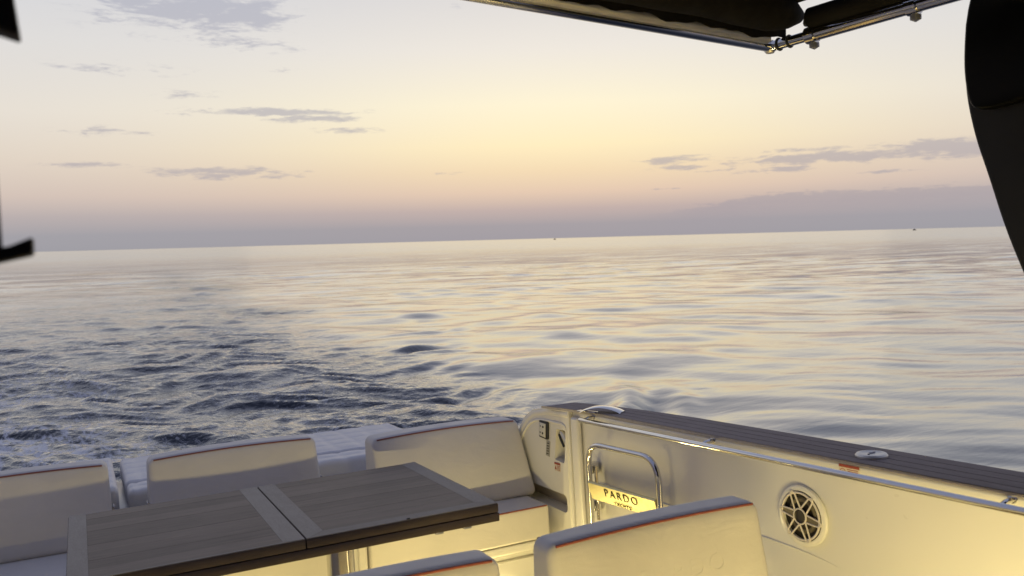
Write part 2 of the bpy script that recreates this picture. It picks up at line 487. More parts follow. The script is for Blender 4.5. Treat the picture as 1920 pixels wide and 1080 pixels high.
    # foam field
    near = np.exp(-np.maximum(y - 9, 0) / 9.0)
    b1 = np.exp(-((x + 1.6 - 0.04 * y) / 2.0) ** 2)
    b2 = 0.55 * np.exp(-((x - 2.2 - 0.05 * y) / 1.3) ** 2)
    b3 = 0.30 * np.exp(-((ed - 0.86) / 0.16) ** 2) * (x > xc)
    foam = np.clip((b1 + b2) * (near * 1.05 + 0.16 * np.exp(-np.maximum(y - 9, 0) / 40)) + b3 * np.exp(-np.maximum(y - 8, 0) / 10), 0, 1.3) * ss(y, 3, 6) * wake

    nv = nr * na
    co = np.empty((nv + 1, 3))
    co[:nv, 0], co[:nv, 1], co[:nv, 2] = x, y, h
    co[nv] = (0, 0, 0)
    i = np.arange(nr - 1)[:, None] * na
    j = np.arange(na)[None, :]
    jn = (j + 1) % na
    q = np.stack([i + j, i + na + j, i + na + jn, i + jn], -1).reshape(-1, 4)[:, ::-1]
    tri = np.stack([np.full(na, nv), np.arange(na), (np.arange(na) + 1) % na], -1)[:, ::-1]
    me = bpy.data.meshes.new('sea')
    me.vertices.add(nv + 1)
    me.vertices.foreach_set('co', co.ravel())
    loops = np.concatenate([q.ravel(), tri.ravel()])
    me.loops.add(len(loops))
    me.loops.foreach_set('vertex_index', loops.astype(np.int32))
    starts = np.concatenate([np.arange(len(q)) * 4, len(q) * 4 + np.arange(len(tri)) * 3])
    me.polygons.add(len(starts))
    me.polygons.foreach_set('loop_start', starts.astype(np.int32))
    me.update(calc_edges=True)
    me.polygons.foreach_set('use_smooth', np.ones(len(starts), bool))
    for nm, arr in (('wake', wake), ('foam', foam)):
        at = me.attributes.new(nm, 'FLOAT', 'POINT')
        at.data.foreach_set('value', np.append(arr, 0).astype(np.float32))
    me.validate()
    o = bpy.data.objects.new('sea', me)
    me.materials.append(sea_material())
    COL.objects.link(o)
    o['kind'] = 'structure'
    if me.polygons[0].normal.z < 0:
        me.flip_normals()
    return o


sea_mesh()


# ------------------------------------------------------------------ modelling helpers
class MB:
    """collects geometry in the yacht frame"""
    def __init__(s, frame=None):
        s.bm = bmesh.new()
        s.f = frame or Matrix()

    def verts(s, pts):
        return [s.bm.verts.new(s.f @ Vector(p)) for p in pts]

    def face(s, vs):
        try:
            return s.bm.faces.new(vs)
        except ValueError:
            return None

    def box(s, lo, hi):
        (x0, y0, z0), (x1, y1, z1) = lo, hi
        v = s.verts([(x0, y0, z0), (x1, y0, z0), (x1, y1, z0), (x0, y1, z0), (x0, y0, z1), (x1, y0, z1), (x1, y1, z1), (x0, y1, z1)])
        for q in ((0, 3, 2, 1), (4, 5, 6, 7), (0, 1, 5, 4), (1, 2, 6, 5), (2, 3, 7, 6), (3, 0, 4, 7)):
            s.face([v[i] for i in q])
        return s

    def prism(s, poly, axis, a, b):
        """poly in the two other axes, extruded along axis from a to b"""
        def mk(p, t):
            return {'x': (t, p[0], p[1]), 'y': (p[0], t, p[1]), 'z': (p[0], p[1], t)}[axis]
        n = len(poly)
        v0 = s.verts([mk(p, a) for p in poly])
        v1 = s.verts([mk(p, b) for p in poly])
        s.face(v0)
        s.face(v1[::-1])
        for i in range(n):
            s.face([v0[i], v1[i], v1[(i + 1) % n], v0[(i + 1) % n]])
        return s

    def tube(s, pts, r, n=12, closed=False, cap=True):
        P = [Vector(p) for p in pts]
        m = len(P)
        T = []
        for i in range(m):
            if closed:
                d = P[(i + 1) % m] - P[i - 1]
            else:
                d = P[min(i + 1, m - 1)] - P[max(i - 1, 0)]
            T.append(d.normalized())
        up = Vector((0, 0, 1)) if abs(T[0].z) < 0.9 else Vector((1, 0, 0))
        N = (up - T[0] * up.dot(T[0])).normalized()
        rings = []
        for i in range(m):
            if i:
                q = T[i - 1].rotation_difference(T[i])
                N = (q @ N).normalized()
            Bn = T[i].cross(N)
            rad = r[i] if isinstance(r, (list, tuple)) else r
            rings.append(s.verts([P[i] + (N * math.cos(a) + Bn * math.sin(a)) * rad for a in [2 * math.pi * k / n for k in range(n)]]))
        for i in range(m if closed else m - 1):
            A, Bq = rings[i], rings[(i + 1) % m]
            for k in range(n):
                s.face([A[k], A[(k + 1) % n], Bq[(k + 1) % n], Bq[k]])
        if cap and not closed:
            s.face(rings[0][::-1])
            s.face(rings[-1])
        return s

    def lathe(s, prof, c, axis, n=28):
        """prof: (radius, height) pairs, revolved about axis through c"""
        c = Vector(c)
        az = Vector(axis).normalized()
        ax = az.orthogonal().normalized()
        ay = az.cross(ax)
        rings = []
        for (rad, hh) in prof:
            if rad < 1e-6:
                rings.append(s.verts([c + az * hh]))
            else:
                rings.append(s.verts([c + az * hh + (ax * math.cos(2 * math.pi * k / n) + ay * math.sin(2 * math.pi * k / n)) * rad for k in range(n)]))
        for A, Bq in zip(rings, rings[1:]):
            for k in range(n):
                k2 = (k + 1) % n
                if len(A) == 1 and len(Bq) > 1:
                    s.face([A[0], Bq[k], Bq[k2]])
                elif len(Bq) == 1 and len(A) > 1:
                    s.face([A[k], A[k2], Bq[0]])
                elif len(A) > 1:
                    s.face([A[k], A[k2], Bq[k2], Bq[k]])
        return s

    def bevel(s, w, seg=3, ang=30):
        bmesh.ops.recalc_face_normals(s.bm, faces=s.bm.faces)
        ed = [e for e in s.bm.edges if len(e.link_faces) == 2 and e.calc_face_angle(0) > R(ang)]
        bmesh.ops.bevel(s.bm, geom=ed, offset=w, segments=seg, profile=0.5, affect='EDGES', clamp_overlap=True)
        return s


def part(name, mb, mat, parent, label=None, sharp=35, kind=None):
    """links the geometry of mb as one mesh object under parent"""
    me = bpy.data.meshes.new(name)
    bmesh.ops.remove_doubles(mb.bm, verts=mb.bm.verts, dist=1e-6)
    bmesh.ops.recalc_face_normals(mb.bm, faces=mb.bm.faces)
    inv = FR[parent.name].inverted() if parent else Matrix()
    mb.bm.transform(inv)
    mb.bm.to_mesh(me)
    mb.bm.free()
    me.polygons.foreach_set('use_smooth', np.ones(len(me.polygons), bool))
    me.set_sharp_from_angle(angle=R(sharp))
    me.materials.append(M[mat])
    o = bpy.data.objects.new(name, me)
    COL.objects.link(o)
    if parent:
        o.parent = parent
        FR[o.name] = FR[parent.name]
    if label: o['label'] = label
    if kind: o['kind'] = kind
    return o


FR = {}


def thing(name, loc, label, cat, group=None, rz=0.0):
    """an Empty at the thing's base; loc in the yacht frame"""
    o = bpy.data.objects.new(name, None)
    o.empty_display_size = 0.1
    COL.objects.link(o)
    F = Matrix.Translation(loc) @ Matrix.Rotation(rz, 4, 'Z')
    o.matrix_world = BOAT @ F
    FR[o.name] = F
    o['label'] = label
    o['category'] = cat
    if group: o['group'] = group
    return o


def copy_thing(src, loc, label):
    def rec(o, par):
        c = o.copy()
        COL.objects.link(c)
        if par:
            c.parent = par
        for ch in o.children:
            rec(ch, c)
        return c
    c = rec(src, None)
    c.matrix_world = BOAT @ Matrix.Translation(loc)
    FR[c.name] = Matrix.Translation(loc)
    c['label'] = label
    return c


def fillet(pts, r, n=7):
    P = [Vector(p) for p in pts]
    out = [P[0]]
    for i in range(1, len(P) - 1):
        a = (P[i - 1] - P[i])
        b = (P[i + 1] - P[i])
        t = min(r, a.length * 0.49, b.length * 0.49)
        p0, p1 = P[i] + a.normalized() * t, P[i] + b.normalized() * t
        for k in range(n + 1):
            u = k / n
            out.append(p0 * (1 - u) ** 2 + P[i] * 2 * u * (1 - u) + p1 * u * u)
    out.append(P[-1])
    return out


def soft_box(w, d, h, r, deform=None, nx=16, ny=6, nz=8, frame=None):
    """upholstered block centred in x and y, standing on z=0, rounded by r"""
    mb = MB(frame)

    def ticks(L, n):
        e = [-L / 2 + r * (1 - math.cos(a)) for a in np.linspace(0, math.pi / 2, 6)]
        mid = list(np.linspace(-L / 2 + r, L / 2 - r, n + 1))[1:-1]
        return e + mid + [-q for q in e[::-1]]
    X, Y, Z = ticks(w, nx), ticks(d, ny), ticks(h, nz)
    cache = {}

    def vert(i, j, k):
        key = (i, j, k)
        if key not in cache:
            p = Vector((X[i], Y[j], Z[k]))
            q = Vector((max(-w / 2 + r, min(w / 2 - r, p.x)), max(-d / 2 + r, min(d / 2 - r, p.y)), max(-h / 2 + r, min(h / 2 - r, p.z))))
            dv = p - q
            if dv.length > 1e-9:
                p = q + dv.normalized() * r
            p.z += h / 2
            if deform: p = deform(p)
            cache[key] = mb.verts([p])[0]
        return cache[key]
    a, b, c = len(X) - 1, len(Y) - 1, len(Z) - 1
    for i in range(a):
        for j in range(b):
            for k in (0, c):
                mb.face([vert(i, j, k), vert(i + 1, j, k), vert(i + 1, j + 1, k), vert(i, j + 1, k)])
    for i in range(a):
        for k in range(c):
            for j in (0, b):
                mb.face([vert(i, j, k), vert(i + 1, j, k), vert(i + 1, j, k + 1), vert(i, j, k + 1)])
    for j in range(b):
        for k in range(c):
            for i in (0, a):
                mb.face([vert(i, j, k), vert(i, j + 1, k), vert(i, j + 1, k + 1), vert(i, j, k + 1)])
    return mb


def lettering(text, size, depth, frame, stretch=1.0, spacing=1.0, thin=0.0):
    """flat letters in the frame's x/z plane, centred, as an MB"""
    cu = bpy.data.curves.new('letters', 'FONT')
    cu.body = text
    cu.size = size
    cu.align_x = 'CENTER'
    cu.align_y = 'CENTER'
    cu.extrude = depth
    cu.offset = thin
    cu.space_character = spacing
    cu.resolution_u = 3
    ob = bpy.data.objects.new('letters', cu)
    COL.objects.link(ob)
    dg = bpy.context.evaluated_depsgraph_get()
    me = bpy.data.meshes.new_from_object(ob.evaluated_get(dg))
    bpy.data.objects.remove(ob)
    bpy.data.curves.remove(cu)
    mb = MB()
    mb.bm.from_mesh(me)
    bpy.data.meshes.remove(me)
    mb.bm.transform(frame @ Matrix.Rotation(R(90), 4, 'X') @ Matrix.Diagonal((stretch, 1, 1, 1)))
    return mb


# ------------------------------------------------------------------ yacht: hull, sole, sides, coaming, hardtop
# wall frame: s aft along the inside of the port bulwark, n inboard, z up
TH = math.atan(0.0653)
WF = Matrix.Translation((2.29, 0, 0)) @ Matrix(((-math.sin(TH), -math.cos(TH), 0, 0), (math.cos(TH), -math.sin(TH), 0, 0), (0, 0, 1, 0), (0, 0, 0, 1)))
CAPZ = -0.665

yacht = thing('yacht', (0, 2.0, SOLE), 'white motor yacht cockpit with cream side wall and black hardtop pillar', 'yacht')

# sole and inner liner
part('floor', MB().box((-1.95, -3.0, SOLE - 0.06), (2.2, 3.84, SOLE)), 'sole', yacht)
# hull shell
hull = MB()
prof = [(-0.68, 0.0), (-1.35, -0.06), (-2.15, -0.22), (-2.75, -0.9)]      # z, inset
outer = [(-9.0, 1.2), (-6.0, 2.1), (-3.0, 2.42), (0.0, 2.43), (1.6, 2.40), (2.3, 2.355), (3.15, 2.29), (3.55, 2.215), (3.95, 2.135), (4.3, 2.1), (6.0, 2.02)]
for side in (1, -1):
    rows = []
    for (y_, x_) in outer:
        xx = x_ if side > 0 else 0.30 - x_ - 0.02
        zs = []
        for k, (z_, ins) in enumerate(prof):
            zz = z_ - (max(0, min(1, (y_ - 3.75) / 0.5)) * 0.62 if k == 0 else 0)
            zs.append((xx + ins * side, y_, zz if k else max(zz, -1.3)))
        rows.append(hull.verts(zs))
    for A, Bq in zip(rows, rows[1:]):
        for k in range(len(prof) - 1):
            hull.face([A[k], A[k + 1], Bq[k + 1], Bq[k]])
hull.box((-1.70, 5.86, -2.75), (2.0, 5.98, -1.32))
part('hull', hull, 'gelcoat', yacht, sharp=50)
part('transom_deck', MB().box((-1.72, 3.86, -1.52), (2.02, 5.84, -1.30)).bevel(0.02), 'gelcoat', yacht)
part('sunpad_base', MB().box((-1.50, 4.62, -1.296), (1.72, 5.44, -1.052)).bevel(0.03), 'gelcoat', yacht)

# starboard side of the cockpit, out of the picture but shading it
part('side_wall', MB().box((-2.10, -2.5, SOLE), (-1.92, 3.9, -0.68)).bevel(0.02), 'gelcoat', yacht)

# port side wall, forward length
wall = MB(WF)
wall.prism([(-2.6, SOLE), (3.598, SOLE), (3.598, -0.677), (-2.6, -0.677)], 'y', 0.0, -0.10)
wall.bevel(0.012, 3)
part('side_wall', wall, 'gelcoat', yacht)
bead = [(3.42, 0.001, -0.985), (3.0, 0.001, -0.990), (2.6, 0.001, -0.995), (2.40, 0.001, -0.999), (2.30, 0.001, -1.003), (2.22, 0.001, -1.008), (2.15, 0.0005, -1.016), (2.08, 0.0, -1.027)]
part('moulded_bead', MB(WF).tube(bead, [0.004, 0.004, 0.004, 0.004, 0.0038, 0.0032, 0.0022, 0.0004], 10), 'gelcoat', yacht)
ch = MB(WF).prism([(3.53, SOLE), (3.594, SOLE), (3.594, -0.70), (3.53, -0.70)], 'y', 0.001, 0.030).bevel(0.014, 4)
part('corner_moulding', ch, 'gelcoat', yacht)


def slab_with_holes(frame, outline, holes, n0, n1, nback):
    """front face at n1 with holes that reach back to nback; outline sides reach n0. polygons in (s, z)"""
    mb = MB(frame)
    loops = [outline] + holes
    tri = tessellate_polygon([[Vector((p[0], p[1], 0)) for p in lp] for lp in loops])
    flat = [p for lp in loops for p in lp]
    front = mb.verts([(p[0], n1, p[1]) for p in flat])
    for t in tri:
        mb.face([front[i] for i in t])
    base = 0
    for li, lp in enumerate(loops):
        nb = n0 if li == 0 else nback
        back = mb.verts([(p[0], nb, p[1]) for p in lp])
        m = len(lp)
        for i in range(m):
            mb.face([front[base + i], front[base + (i + 1) % m], back[(i + 1) % m], back[i]])
        base += m
    return mb


def rounded(poly, r, n=5):
    P = [Vector((p[0], p[1], 0)) for p in poly]
    out = []
    m = len(P)
    for i in range(m):
        a, b = P[i - 1] - P[i], P[(i + 1) % m] - P[i]
        t = min(r, a.length * 0.49, b.length * 0.49)
        p0, p1 = P[i] + a.normalized() * t, P[i] + b.normalized() * t
        for k in range(n + 1):
            u = k / n
            q = p0 * (1 - u) ** 2 + P[i] * 2 * u * (1 - u) + p1 * u * u
            out.append((q.x, q.y))
    return out


N1 = 0.028
END = [(3.602, SOLE), (3.602, -0.677), (3.80, -0.680), (3.92, -0.700), (4.00, -0.740), (4.06, -0.800), (4.10, -0.87), (4.115, -0.96), (4.12, -1.10), (4.12, SOLE)]
slot = rounded([(3.655, -1.085), (4.09, -1.073), (4.09, -1.150), (3.655, -1.172)], 0.03)
pocket = rounded([(3.635, -0.772), (3.715, -0.772), (3.745, -0.925), (3.660, -0.932)], 0.012, 3)
quarter = slab_with_holes(WF, END, [slot, pocket], -0.10, N1, -0.045)
part('quarter_panel', quarter, 'gelcoat', yacht, sharp=50)
lin1 = MB(WF).prism([(3.60, -1.06), (4.11, -1.06), (4.11, -1.19), (3.60, -1.19)], 'y', -0.045, -0.05)
part('slot_recess', lin1, 'gelcoat_shade', yacht)
lin2 = MB(WF).prism([(3.62, -0.76), (3.77, -0.76), (3.77, -0.95), (3.62, -0.95)], 'y', -0.045, -0.05)
part('pocket_recess', lin2, 'gelcoat', yacht)
# raised outline of the access panel and rounded outer rim
rim = [(4.085, N1, -1.25), (4.075, N1, -0.90), (4.03, N1, -0.83), (3.95, N1, -0.765), (3.86, N1, -0.742), (3.66, N1, -0.742), (3.632, N1, -0.752), (3.625, N1, -0.80), (3.622, N1, -1.5)]
part('panel_moulding', MB(WF).tube(fillet(rim, 0.05), 0.0065, 8), 'gelcoat', yacht)
rimo = [(3.61, N1 - 0.02, -0.695), (3.80, N1 - 0.02, -0.700), (3.92, N1 - 0.02, -0.720), (3.99, N1 - 0.02, -0.758), (4.045, N1 - 0.02, -0.812), (4.082, N1 - 0.02, -0.878), (4.096, N1 - 0.02, -0.97), (4.10, N1 - 0.02, -1.5)]
part('end_rim', MB(WF).tube(rimo, 0.024, 12), 'gelcoat', yacht)
# white gunwale under the planks
gw = MB()
inner = [(2.285 - 0.0653 * y_, y_) for y_ in (-2.4, 0, 1.6, 2.3, 3.15, 3.55, 3.80)]
outr = [(2.42, -2.4), (2.42, 0.0), (2.39, 1.6), (2.345, 2.3), (2.28, 3.15), (2.205, 3.55), (2.15, 3.76)]
gw.prism([p for p in inner] + [p for p in outr[::-1]], 'z', -0.72, -0.676)
gw.bevel(0.010, 3)
part('gunwale', gw, 'gelcoat', yacht)

# planked cap on top of the gunwale
cap = MB()
ci = [(2.283 - 0.0653 * y_, y_) for y_ in (-2.4, 0, 1.6, 2.3, 3.0, 3.4)] + [(2.020, 3.62), (1.985, 3.78)]
co = [(2.425, -2.4), (2.425, 0.0), (2.398, 1.6), (2.352, 2.3), (2.285, 3.15), (2.22, 3.5), (2.18, 3.65), (2.145, 3.755)]
cap.prism(ci + co[::-1], 'z', -0.6755, CAPZ - 0.0007)
cap_o = part('cap_rail', cap, 'caulk', yacht)


def at_y(line, y):
    for (xa, ya), (xb, yb) in zip(line, line[1:]):
        if ya <= y <= yb:
            return xa + (xb - xa) * (y - ya) / (yb - ya)
    return line[-1][0]


ys = [-2.4, 0, 0.8, 1.6, 2.3, 3.0, 3.3, 3.5, 3.65, 3.74]
NP = 4
for i in range(NP):
    g = 0.0022
    a_ = [(at_y(ci, y) + (at_y(co, y) - at_y(ci, y)) * i / NP + g * (i > 0), y) for y in ys]
    b_ = [(at_y(ci, y) + (at_y(co, y) - at_y(ci, y)) * (i + 1) / NP - g * (i < NP - 1), y) for y in ys]
    pl = MB().prism(a_ + b_[::-1], 'z', CAPZ - 0.0005, CAPZ + 0.0009)
    part('plank', pl, 'deck', cap_o)

# wet bar behind the seats, just below the picture
part('wet_bar', MB().box((-0.75, 0.42, SOLE), (1.25, 0.86, -0.70)).bevel(0.02), 'gelcoat', yacht)
# helm console and raked dark windscreen forward of the wet bar
part('console', MB().prism([(-2.6, SOLE), (-1.3, SOLE), (-1.3, -0.55), (-1.6, -0.42), (-2.6, -0.42)], 'x', -1.6, 1.75).bevel(0.03), 'gelcoat', yacht)
part('windscreen', MB().prism([(-3.4, -0.66), (-3.35, -0.66), (-2.75, 0.695), (-2.80, 0.695)], 'x', -2.0, 2.25), 'black', yacht)
for xx in (-2.1, 2.26):
    part('side_window', MB().prism([(-3.3, -0.66), (-1.0, -0.66), (-0.7, 0.695), (-2.8, 0.695)], 'x', xx, xx + 0.03), 'black', yacht)
# hardtop over the helm and its carbon-black port leg
part('hardtop', MB().box((-2.2, -3.6, 0.83), (2.42, 0.95, 0.93)).bevel(0.03), 'black_matt', yacht)
aft = [(1.57, 0.86), (1.612, 0.75), (1.640, 0.66), (1.664, 0.57), (1.677, 0.50), (1.679, 0.45), (1.674, 0.39), (1.655, 0.29), (1.622, 0.185), (1.581, 0.035), (1.527, -0.108), (1.44, -0.33), (1.34, -0.56), (1.30, -0.664)]
fwd = [(0.85, -0.664), (0.90, -0.50), (0.98, -0.2), (1.04, 0.05), (1.02, 0.25), (0.90, 0.45), (0.6, 0.66), (0.3, 0.86)]
def chaikin(P, n=2):
    for _ in range(n):
        P = [q for (a, b), (c, d) in zip(P, P[1:] + P[:1]) for q in ((0.75 * a + 0.25 * c, 0.75 * b + 0.25 * d), (0.25 * a + 0.75 * c, 0.25 * b + 0.75 * d))]
    return P


leg = MB().prism(chaikin(aft + fwd), 'x', 2.30, 2.385).bevel(0.016, 4)
pil = part('hardtop_pillar', leg, 'black_matt', yacht)
skirt = [(1.55, 0.859), (1.635, 0.66), (1.652, 0.53), (1.652, 0.45), (1.64, 0.385), (1.61, 0.365), (1.54, 0.362), (1.2, 0.40), (0.7, 0.45), (-0.5, 0.60), (-1.0, 0.859)]
part('pillar_fairing', MB().prism(chaikin(skirt), 'x', 2.262, 2.299).bevel(0.014, 4), 'black', pil)

# ------------------------------------------------------------------ hand rail along the side wall
RZ, RN = -0.696, 0.056
rail = thing('hand_rail', WF @ Vector((2.5, RN, RZ)), 'long polished steel hand rail running along the top of the cream side wall', 'hand rail')
part('tube', MB(WF).tube([(-2.0, RN, RZ), (0.5, RN, RZ), (2.0, RN, RZ), (3.465, RN, RZ), (3.472, RN - 0.004, RZ)], [0.0116] * 4 + [0.008], 14), 'chrome', rail)
for s_ in (3.43, 2.655, 1.515, 0.4):
    pm = MB(WF).tube([(s_, RN, RZ + 0.004), (s_, RN - 0.02, RZ + 0.010), (s_, 0.004, RZ + 0.010)], 0.0075, 10)
    pm.lathe([(0.0, 0.0), (0.015, 0.0), (0.015, 0.004), (0.0, 0.006)], (s_, 0.0005, RZ + 0.010), (0, 1, 0), 16)
    part('stanchion', pm, 'chrome', rail)

# ------------------------------------------------------------------ boarding gate with the name plate
GN = 0.075
gate = thing('boarding_gate', WF @ Vector((3.46, GN, -1.2)), 'folded boarding gate of polished tube with engraved gold-lit name plate', 'gate')
gl, gr, gt, gb = 3.388, 2.905, -0.787, -1.195
ring = [(gl, gb + 0.08), (gl, gt - 0.0), (gr, gt + 0.004), (gr - 0.004, gb + 0.02), (gl, gb - 0.01), (gl, gb + 0.079)]
pts = fillet([(a, GN, b) for a, b in ring], 0.10, 8)
part('frame', MB(WF).tube(pts, 0.0125, 14), 'chrome', gate)
part('hinge_post', MB(WF).tube([(gl + 0.004, 0.035, -0.90), (gl + 0.004, 0.035, -1.14)], 0.008, 10), 'chrome', gate)
for zz in (-0.905, -1.075):
    hb = MB(WF).box((gl + 0.016, 0.004, zz - 0.03), (gl + 0.044, 0.055, zz + 0.022)).bevel(0.005, 2)
    part('hinge', hb, 'chrome', gate)
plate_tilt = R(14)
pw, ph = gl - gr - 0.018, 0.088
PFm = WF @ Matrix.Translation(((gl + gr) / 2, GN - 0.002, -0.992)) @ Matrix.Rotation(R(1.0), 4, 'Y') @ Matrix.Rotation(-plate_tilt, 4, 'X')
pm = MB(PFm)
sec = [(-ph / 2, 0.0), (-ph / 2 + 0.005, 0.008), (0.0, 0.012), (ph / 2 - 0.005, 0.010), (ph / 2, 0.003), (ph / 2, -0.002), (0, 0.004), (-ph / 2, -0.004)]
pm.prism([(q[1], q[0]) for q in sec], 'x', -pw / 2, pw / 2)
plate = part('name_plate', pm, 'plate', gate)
LF = PFm @ Matrix.Translation((0.0, 0.0128, 0)) @ Matrix.Rotation(R(180), 4, 'Z')
lm = lettering('PARDO', 0.050, 0.0006, LF @ Matrix.Translation((0, 0, 0.012)), 1.15, 1.35, -0.0006)
part('lettering', lm, 'ink', gate)
lm = lettering('YACHTS', 0.021, 0.0006, LF @ Matrix.Translation((0, -0.001, -0.027)), 1.1, 1.5, 0.0004)
part('lettering', lm, 'ink', gate)

# ------------------------------------------------------------------ loudspeaker
sp = thing('speaker', WF @ Vector((2.232, 0, -0.88)), 'round white marine loudspeaker with six-spoke grille let into the side wall', 'speaker')
c0 = (2.232, 0.0, -0.880)
part('flange', MB(WF).lathe([(0.070, 0.001), (0.100, 0.001), (0.103, 0.006), (0.101, 0.014), (0.095, 0.018), (0.086, 0.018), (0.083, 0.012), (0.083, 0.002)], c0, (0, 1, 0), 48), 'gelcoat', sp)
part('cone', MB(WF).lathe([(0.084, 0.003), (0.060, 0.004), (0.056, 0.009), (0.046, 0.009), (0.022, 0.004), (0.0, 0.004)], c0, (0, 1, 0), 40), 'cone', sp)
part('surround', MB(WF).lathe([(0.061, 0.006), (0.056, 0.011), (0.049, 0.011), (0.045, 0.008)], c0, (0, 1, 0), 40), 'spoke_fill', sp)
gz = 0.020
ringp = [(c0[0] + 0.079 * math.cos(a), gz, c0[2] + 0.079 * math.sin(a)) for a in np.linspace(0, 2 * math.pi, 48, endpoint=False)]
part('grille_ring', MB(WF).tube(ringp, 0.0038, 8, closed=True), 'grille', sp)
part('hub', MB(WF).lathe([(0.0, 0.022), (0.017, 0.023), (0.020, 0.026), (0.0235, 0.024), (0.0235, 0.010)], c0, (0, 1, 0), 28), 'cone', sp)
hubr = [(c0[0] + 0.0255 * math.cos(a), gz + 0.003, c0[2] + 0.0255 * math.sin(a)) for a in np.linspace(0, 2 * math.pi, 32, endpoint=False)]
part('hub_ring', MB(WF).tube(hubr, 0.0028, 8, closed=True), 'grille', sp)
for k in range(6):
    a = R(8 + 60 * k)
    er, et = Vector((math.cos(a), 0, math.sin(a))), Vector((-math.sin(a), 0, math.cos(a)))
    o_ = Vector(c0) + Vector((0, gz + 0.002, 0))
    mbp = MB(WF)
    loop = [o_ + er * 0.026 + et * 0.013, o_ + er * 0.05 + et * 0.0115, o_ + er * 0.080 + et * 0.009, o_ + er * 0.089, o_ + er * 0.080 - et * 0.009, o_ + er * 0.05 - et * 0.0115, o_ + er * 0.026 - et * 0.013]
    mbp.tube(fillet(loop, 0.006, 3), 0.0030, 7)
    spoke = part('spoke', mbp, 'grille', sp)
    fill = MB(WF)
    v = [o_ + er * 0.024 + et * 0.012, o_ + er * 0.05 + et * 0.0085, o_ + er * 0.082 + et * 0.006, o_ + er * 0.082 - et * 0.006, o_ + er * 0.05 - et * 0.0085, o_ + er * 0.024 - et * 0.012]
    if k % 3 == 0:
        vs1 = fill.verts([q + Vector((0, -0.001, 0)) for q in v])
        vs0 = fill.verts([q + Vector((0, -0.005, 0)) for q in v])
        fill.face(vs1)
        fill.face(vs0[::-1])
        for i in range(6):
            fill.face([vs1[i], vs0[i], vs0[(i + 1) % 6], vs1[(i + 1) % 6]])
        part('inlay', fill, 'spoke_fill', spoke)
    sc = MB(WF).lathe([(0.0, 0.004), (0.003, 0.0035), (0.0042, 0.0)], o_ + er * 0.0835, (0, 1, 0), 10)
    part('screw', sc, 'steel', spoke)

# ------------------------------------------------------------------ small fittings on the quarter panel
so_ = thing('power_socket', WF @ Vector((3.83, N1, -0.80)), 'square ivory switch plate in a black frame on the quarter panel', 'switch plate')
fr = MB(WF).prism(rounded([(3.775, -0.748), (3.853, -0.745), (3.862, -0.828), (3.785, -0.835)], 0.006, 3), 'y', N1 + 0.0005, N1 + 0.010).bevel(0.002, 2)
part('frame', fr, 'rubber', so_)
fp = MB(WF).prism([(3.793, -0.757), (3.848, -0.754), (3.855, -0.820), (3.801, -0.826)], 'y', N1 + 0.0102, N1 + 0.013).bevel(0.001, 2)
pl_ = part('face_plate', fp, 'ivory', so_)
for (a, b, q) in ((3.815, -0.774, 0.0055), (3.821, -0.806, 0.0055), (3.838, -0.772, 0.003), (3.843, -0.803, 0.003)):
    part('button', MB(WF).lathe([(q, 0.0), (q, 0.002), (0, 0.0026)], (a, N1 + 0.0131, b), (0, 1, 0), 12), 'rubber', pl_)
gp = thing('rating_plate', WF @ Vector((3.80, N1, -0.90)), 'narrow grey printed plate under the switch plate', 'plate')
part('plate', MB(WF).prism([(3.774, -0.843), (3.808, -0.840), (3.822, -0.915), (3.788, -0.919)], 'y', N1 + 0.0006, N1 + 0.002), 'grey_print', gp)
for k in range(5):
    zz = -0.853 - 0.013 * k
    part('print_line', MB(WF).box((3.784 + 0.0025 * k, N1 + 0.0021, zz - 0.002), (3.804 + 0.0025 * k, N1 + 0.0026, zz + 0.002)), 'ink', gp)


def warning(loc_s, loc_z, n, w, h, label, tri):
    t = thing('warning_sticker', WF @ Vector((loc_s, n, loc_z)), label, 'sticker')
    part('sheet', MB(WF).box((loc_s - w / 2, n + 0.0005, loc_z - h / 2), (loc_s + w / 2, n + 0.0012, loc_z + h / 2)), 'sticker', t)
    part('header', MB(WF).box((loc_s - w / 2, n + 0.0013, loc_z + h * 0.26), (loc_s + w / 2, n + 0.0017, loc_z + h / 2)), 'red_print', t)
    cx, cz = loc_s + w * 0.32, loc_z - h * 0.12
    if tri:
        part('symbol', MB(WF).prism([(cx - h * 0.2, cz - h * 0.2), (cx + h * 0.2, cz - h * 0.2), (cx, cz + h * 0.25)], 'y', n + 0.0013, n + 0.0017), 'red_print', t)
    else:
        q = h * 0.26
        part('symbol', MB(WF).tube([(cx + q * math.cos(a), n + 0.0014, cz + q * math.sin(a)) for a in np.linspace(0, 6.283, 20, endpoint=False)] , 0.0011, 6, closed=True), 'red_print', t)
        part('symbol', MB(WF).box((cx - 0.003, n + 0.0013, cz - 0.004), (cx + 0.004, n + 0.0018, cz + 0.003)), 'red_print', t)
    for k in range(4):
        zz = loc_z + h * (0.12 - 0.15 * k)
        part('print_line', MB(WF).box((loc_s - w * 0.42, n + 0.0013, zz - h * 0.03), (loc_s + w * (0.10 - 0.03 * (k % 2)), n + 0.0017, zz + h * 0.03)), 'red_print', t)


warning(3.722, -0.958, N1, 0.052, 0.042, 'small white warning sticker with red header below the recessed pocket', True)
warning(2.035, -0.697, 0.0056, 0.078, 0.038, 'red headed warning sticker between deck cap and hand rail above the speaker', False)

